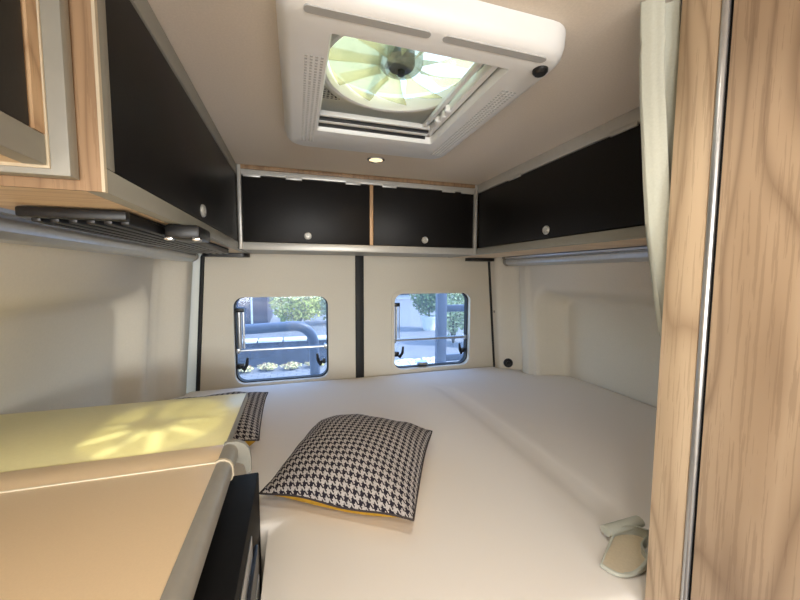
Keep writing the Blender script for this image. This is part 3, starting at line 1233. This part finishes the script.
def leaves(mb, c, rx, ry, rz, n, ls, rng):
    """n small bent leaves spread through an ellipsoid shell."""
    for _ in range(n):
        d = Vector((rng.gauss(0, 1), rng.gauss(0, 1), rng.gauss(0, 1))).normalized()
        r = rng.uniform(.55, 1.) * (1 + .12 * math.sin(5 * d.x + 3 * d.z))
        p = Vector((c[0] + d.x * rx * r, c[1] + d.y * ry * r, c[2] + d.z * rz * r))
        a = Vector((rng.gauss(0, 1), rng.gauss(0, 1), rng.gauss(0, .7))).normalized()
        nrm = (d + .6 * Vector((rng.gauss(0, 1), rng.gauss(0, 1), rng.gauss(0, 1)))).normalized()
        s = a.cross(nrm).normalized()
        l = ls * rng.uniform(.6, 1.3)
        v = [mb.bm.verts.new(p - a * l), mb.bm.verts.new(p + s * l * .5 + nrm * l * .15), mb.bm.verts.new(p + a * l), mb.bm.verts.new(p - s * l * .5 + nrm * l * .15)]
        mb.bm.faces.new(v)


def shrub(name, x, y, rx, rz, mat, label, n=1500, ls=.07, seed=1, z0=ZG, stem=.25, cat='shrub'):
    rng = random.Random(seed)
    t = thing(name, (x, y, z0), label, cat)
    mb = MB()
    for k in range(5):
        a = k * 1.26 + .4
        mb.tube([(x, y, z0), (x + .1 * rx * math.cos(a), y + .1 * rx * math.sin(a), z0 + stem), (x + .55 * rx * math.cos(a), y + .55 * rx * math.sin(a), z0 + stem + rz * 1.1)], [.03, .025, .01], 6)
    build('stem', mb, 'bark', t)
    mb = MB()
    leaves(mb, (x, y, z0 + stem + rz * .92), rx, rx * .8, rz, n, ls, rng)
    o = build('foliage', mb, mat, t, smooth=False)
    return t


# dark garage behind the left window
t = thing('garage', (-2.9, 14.6, ZG), 'dark violet-blue building seen at the left of the left window', 'building')
mb = MB()
mb.box(-5.2, -1.0, 13.2, 16, ZG, .9)
build('wall', mb, 'garage_wall', t, smooth=False)
mb = MB()
mb.box(-5.4, -.8, 13.0, 16.2, .9, 1.05)
build('roof', mb, 'garage_roof', t, smooth=False)
mb = MB()
mb.box(-1.55, -1.49, 13.14, 13.2, ZG, .9)
mb.box(-2.4, -2.34, 13.14, 13.2, ZG, .9)
build('downpipe', mb, 'coping', t)

# low dark wall with pale coping behind the tube, and the strip of flowers in front of it
t = thing('garden_wall', (-.4, 7.5, ZG), 'low dark stone wall crossing behind the left window', 'wall')
mb = MB()
mb.box(-3.2, 1.15, 7.4, 7.62, ZG, ZG + .50)
build('stonework', mb, 'stone_wall', t, smooth=False)
mb = MB()
for k in range(9):
    mb.box(-3.2 + .49 * k, -3.2 + .49 * k + .46, 7.36, 7.66, ZG + .50, ZG + .55, .01)
build('coping', mb, 'coping', t)
for k, (x, y) in enumerate(((-1.0, 7.05), (-.55, 7.1), (-.1, 7.05), (.35, 7.1))):
    shrub('flower_clump', x, y, .20, .06, 'flower',
          'low clump of flowers under the tube, %s' % ('at the left of the left window', 'second from the left in the left window',
                                                       'third from the left in the left window', 'nearest the tube leg in the left window')[k],
          420, .022, 20 + k, stem=.03, cat='flowers')

shrub('shrub', .05, 12.2, .85, .75, 'leaf_yellow', 'yellow-green shrub beside the dark building, through the left window', 2600, .075, 3)
shrub('shrub.001', 1.35, 13.2, .8, .70, 'leaf_pale', 'pale shrub at the right of the left window view', 2000, .075, 4)
t = thing('render_house', (3, 26, ZG), 'pale rendered house far behind the shrubs', 'building')
mb = MB()
mb.box(-1.0, 13.0, 25, 29, ZG, 2.4)
build('wall', mb, 'render_wall', t, smooth=False)
for xx in (1.0, 4.0, 7.2, 10.4):
    mb = MB()
    mb.box(xx, xx + 1.1, 24.96, 25.02, ZG + .3, ZG + 2.2, .01)
    build('window', mb, 'garage_wall', t)
mb = MB()
mb.box(-1.4, 13.4, 24.6, 29.4, 2.4, 2.7)
build('roof', mb, 'garage_roof', t)

# right window: potted tree, hedge behind the rack rails, gravel
t = thing('potted_tree', (4.35, 10.9, ZG), 'small tree in a pale pot, through the right window', 'potted tree')
mb = MB()
mb.lathe([(0, 0), (.20, 0), (.27, .42), (.29, .42), (.29, .48), (.25, .48), (.24, .42), (0, .40)], (4.35, 10.9, ZG), 'z', 24)
build('pot', mb, 'pot', t)
mb = MB()
mb.tube([(4.35, 10.9, ZG + .4), (4.33, 10.9, ZG + .7), (4.36, 10.9, ZG + 1.2)], [.04, .035, .02], 8)
build('trunk', mb, 'bark', t)
mb = MB()
leaves(mb, (4.35, 10.9, ZG + 1.25), .62, .55, .72, 2200, .07, random.Random(8))
build('crown', mb, 'leaf_green', t, smooth=False)
for k, (x, y) in enumerate(((4.15, 8.6), (5.1, 8.0), (6.0, 7.4))):
    shrub('hedge_shrub', x, y, .50, .82, 'leaf_pale',
          'pale leafy shrub behind the rack rails, %s' % ('beside the upright post', 'in the middle of the right window edge', 'at the far right of the right window')[k],
          1900, .06, 40 + k)
shrub('shrub.002', 3.2, 14.6, .6, .7, 'leaf_green', 'green shrub at the left edge of the right window', 1600, .07, 12)
mb = MB()
rng = random.Random(5)
for k in range(700):
    x, y = rng.uniform(1.75, 3.0), rng.uniform(6.2, 7.15)
    s = rng.uniform(.015, .045)
    m4 = Matrix.Translation((x, y, ZG + s * .35)) @ Matrix.Rotation(rng.uniform(0, 6), 4, 'Z') @ Matrix.Diagonal((s * 1.4, s, s * .6, 1))
    bmesh.ops.create_icosphere(mb.bm, subdivisions=1, radius=1, matrix=m4)
o = build('gravel', mb, 'slate', angle=40)
o['kind'] = 'stuff'
tag(o, 'pale gravel patch outside the right window', 'gravel')

# steel rack on the rear doors
t = thing('bike_rack', (.3, 2.0, ZG), 'blue-grey tubular rack standing just outside the rear windows', 'bike rack')


def arc(c, r, a0, a1, n=8):
    return [(c[0] + r * math.cos(math.radians(a0 + (a1 - a0) * k / n)), 2.0, c[1] + r * math.sin(math.radians(a0 + (a1 - a0) * k / n))) for k in range(n + 1)]


mb = MB()
mb.tube([(-.50, 2.0, ZG)] + arc((-.42, -.385), .08, 180, 90) + [(-.2, 2.0, -.300)] + arc((-.015, -.400), .108, 92, 0, 10) + [(.097, 2.0, -.6), (.10, 2.0, ZG)], .028, 14)
build('hoop', mb, 'rack', t)
mb = MB()
mb.tube([(-.50, 2.0, -.72), (.10, 2.0, -.72)], .02, 10)
build('lower_rail', mb, 'rack', t)
mb = MB()
mb.box(.866, .934, 2.03, 2.07, ZG, .10, .006)
build('post', mb, 'rack', t)
mb = MB()
mb.box(1.50, 1.56, 2.03, 2.07, ZG, .10, .006)
build('post', mb, 'rack', t)
for z, hh in ((-.222, .022), (-.415, .008), (-.548, .022)):
    mb = MB()
    mb.box(.934, 1.50, 2.035, 2.065, z - hh, z + hh, .005)
    build('rung', mb, 'rack', t)
mb = MB()
mb.tube([(.10, 2.02, -.80), (.88, 2.04, -.80)], .018, 10)
build('cross_tube', mb, 'rack', t)

# ------------------------------------------------------------------ light
w = bpy.data.worlds.new('sky')
SC.world = w
w.use_nodes = True
nt = w.node_tree
bg = nt.nodes['Background']
sky = nt.nodes.new('ShaderNodeTexSky')
sky.sky_type = 'NISHITA'
sky.sun_disc = False
sky.sun_elevation = math.radians(54)
sky.sun_rotation = math.radians(105)
nt.links.new(sky.outputs[0], bg.inputs['Color'])
bg.inputs['Strength'].default_value = .85


def light(name, typ, loc, energy, color, rot=None, to=None, **kw):
    l = bpy.data.lights.new(name, typ)
    l.energy = energy
    l.color = color
    for k, v in kw.items():
        setattr(l, k, v)
    o = bpy.data.objects.new(name, l)
    COL.objects.link(o)
    o.location = Vector(loc) + Vector((0, 0, H))
    if to is not None:
        d = Vector(to) - Vector(loc)
        o.rotation_euler = d.to_track_quat('-Z', 'Y').to_euler()
    return o


sun_d = Vector((-.506, .18, -.75))
light('sun', 'SUN', (3, 0, 5), 6.5, (1, .95, .86), to=Vector((3, 0, 5)) + sun_d, angle=math.radians(1.5))
# daylight through the windscreen and the open sliding door
light('windscreen_daylight', 'AREA', (.31, -2.38, -.08), 48, (.96, .98, 1.), to=(.31, 0, -.2), shape='RECTANGLE', size=1.35, size_y=.62)
light('sliding_door_daylight', 'AREA', (-.62, -.97, -.45), 36, (1., .97, .93), to=(.6, -.9, -.5), shape='RECTANGLE', size=.8, size_y=1.4)
# warm ceiling spot, then two added out-of-view spots that brighten bed and worktop
light('ceiling_spot_light', 'SPOT', (.272, 1.194, ZC - .012), 2.2, (1, .72, .42), to=(.272, 1.194, -1), spot_size=math.radians(130), spot_blend=.6, shadow_soft_size=.022)
for k, (x, y) in enumerate(((.20, .26), (-.05, -.18))):
    tt = thing('ceiling_spot', (x, y, ZC - .006), 'added unseen ceiling spot above the aisle, %s' % ('wardrobe side', 'kitchen side')[k], 'spot light')
    mb = MB()
    mb.lathe([(.024, .0055), (.031, .0055), (.031, .002), (.027, 0), (.0235, .001), (.0225, .0055)], (x, y, ZC - .006), 'z', 32)
    build('ring', mb, 'chrome', tt)
    mb = MB()
    mb.lathe([(0, .0025), (.0228, .003), (.0228, .0055), (0, .0055)], (x, y, ZC - .006), 'z', 24)
    build('lens', mb, 'lens', tt)
    light('aisle_fill_spot', 'SPOT', (x, y, ZC - .012), (7.5, 12)[k], (1, .92, .80), to=(x, y, -1), spot_size=math.radians(150), spot_blend=.7, shadow_soft_size=.04)

# ------------------------------------------------------------------ camera
F, yaw, pitch, roll = 344.07, .2939, -.0754, .0044
fw = Vector((math.sin(yaw) * math.cos(pitch), math.cos(yaw) * math.cos(pitch), math.sin(pitch)))
rt = Vector((math.cos(yaw), -math.sin(yaw), 0))
up = rt.cross(fw)
r2 = math.cos(roll) * rt + math.sin(roll) * up
u2 = -math.sin(roll) * rt + math.cos(roll) * up
cam = bpy.data.cameras.new('camera')
cam.sensor_fit = 'HORIZONTAL'
cam.sensor_width = 36
cam.lens = F / 800 * 36
cam.clip_start = .02
co = bpy.data.objects.new('camera', cam)
COL.objects.link(co)
m = Matrix((r2, u2, -fw)).transposed().to_4x4()
m.translation = (0, 0, H)
co.matrix_world = m
SC.camera = co

vs = SC.view_settings
vs.view_transform = 'Standard'
vs.look = 'None'
vs.exposure = 0.12
vs.gamma = 1.0
vs.use_curve_mapping = False
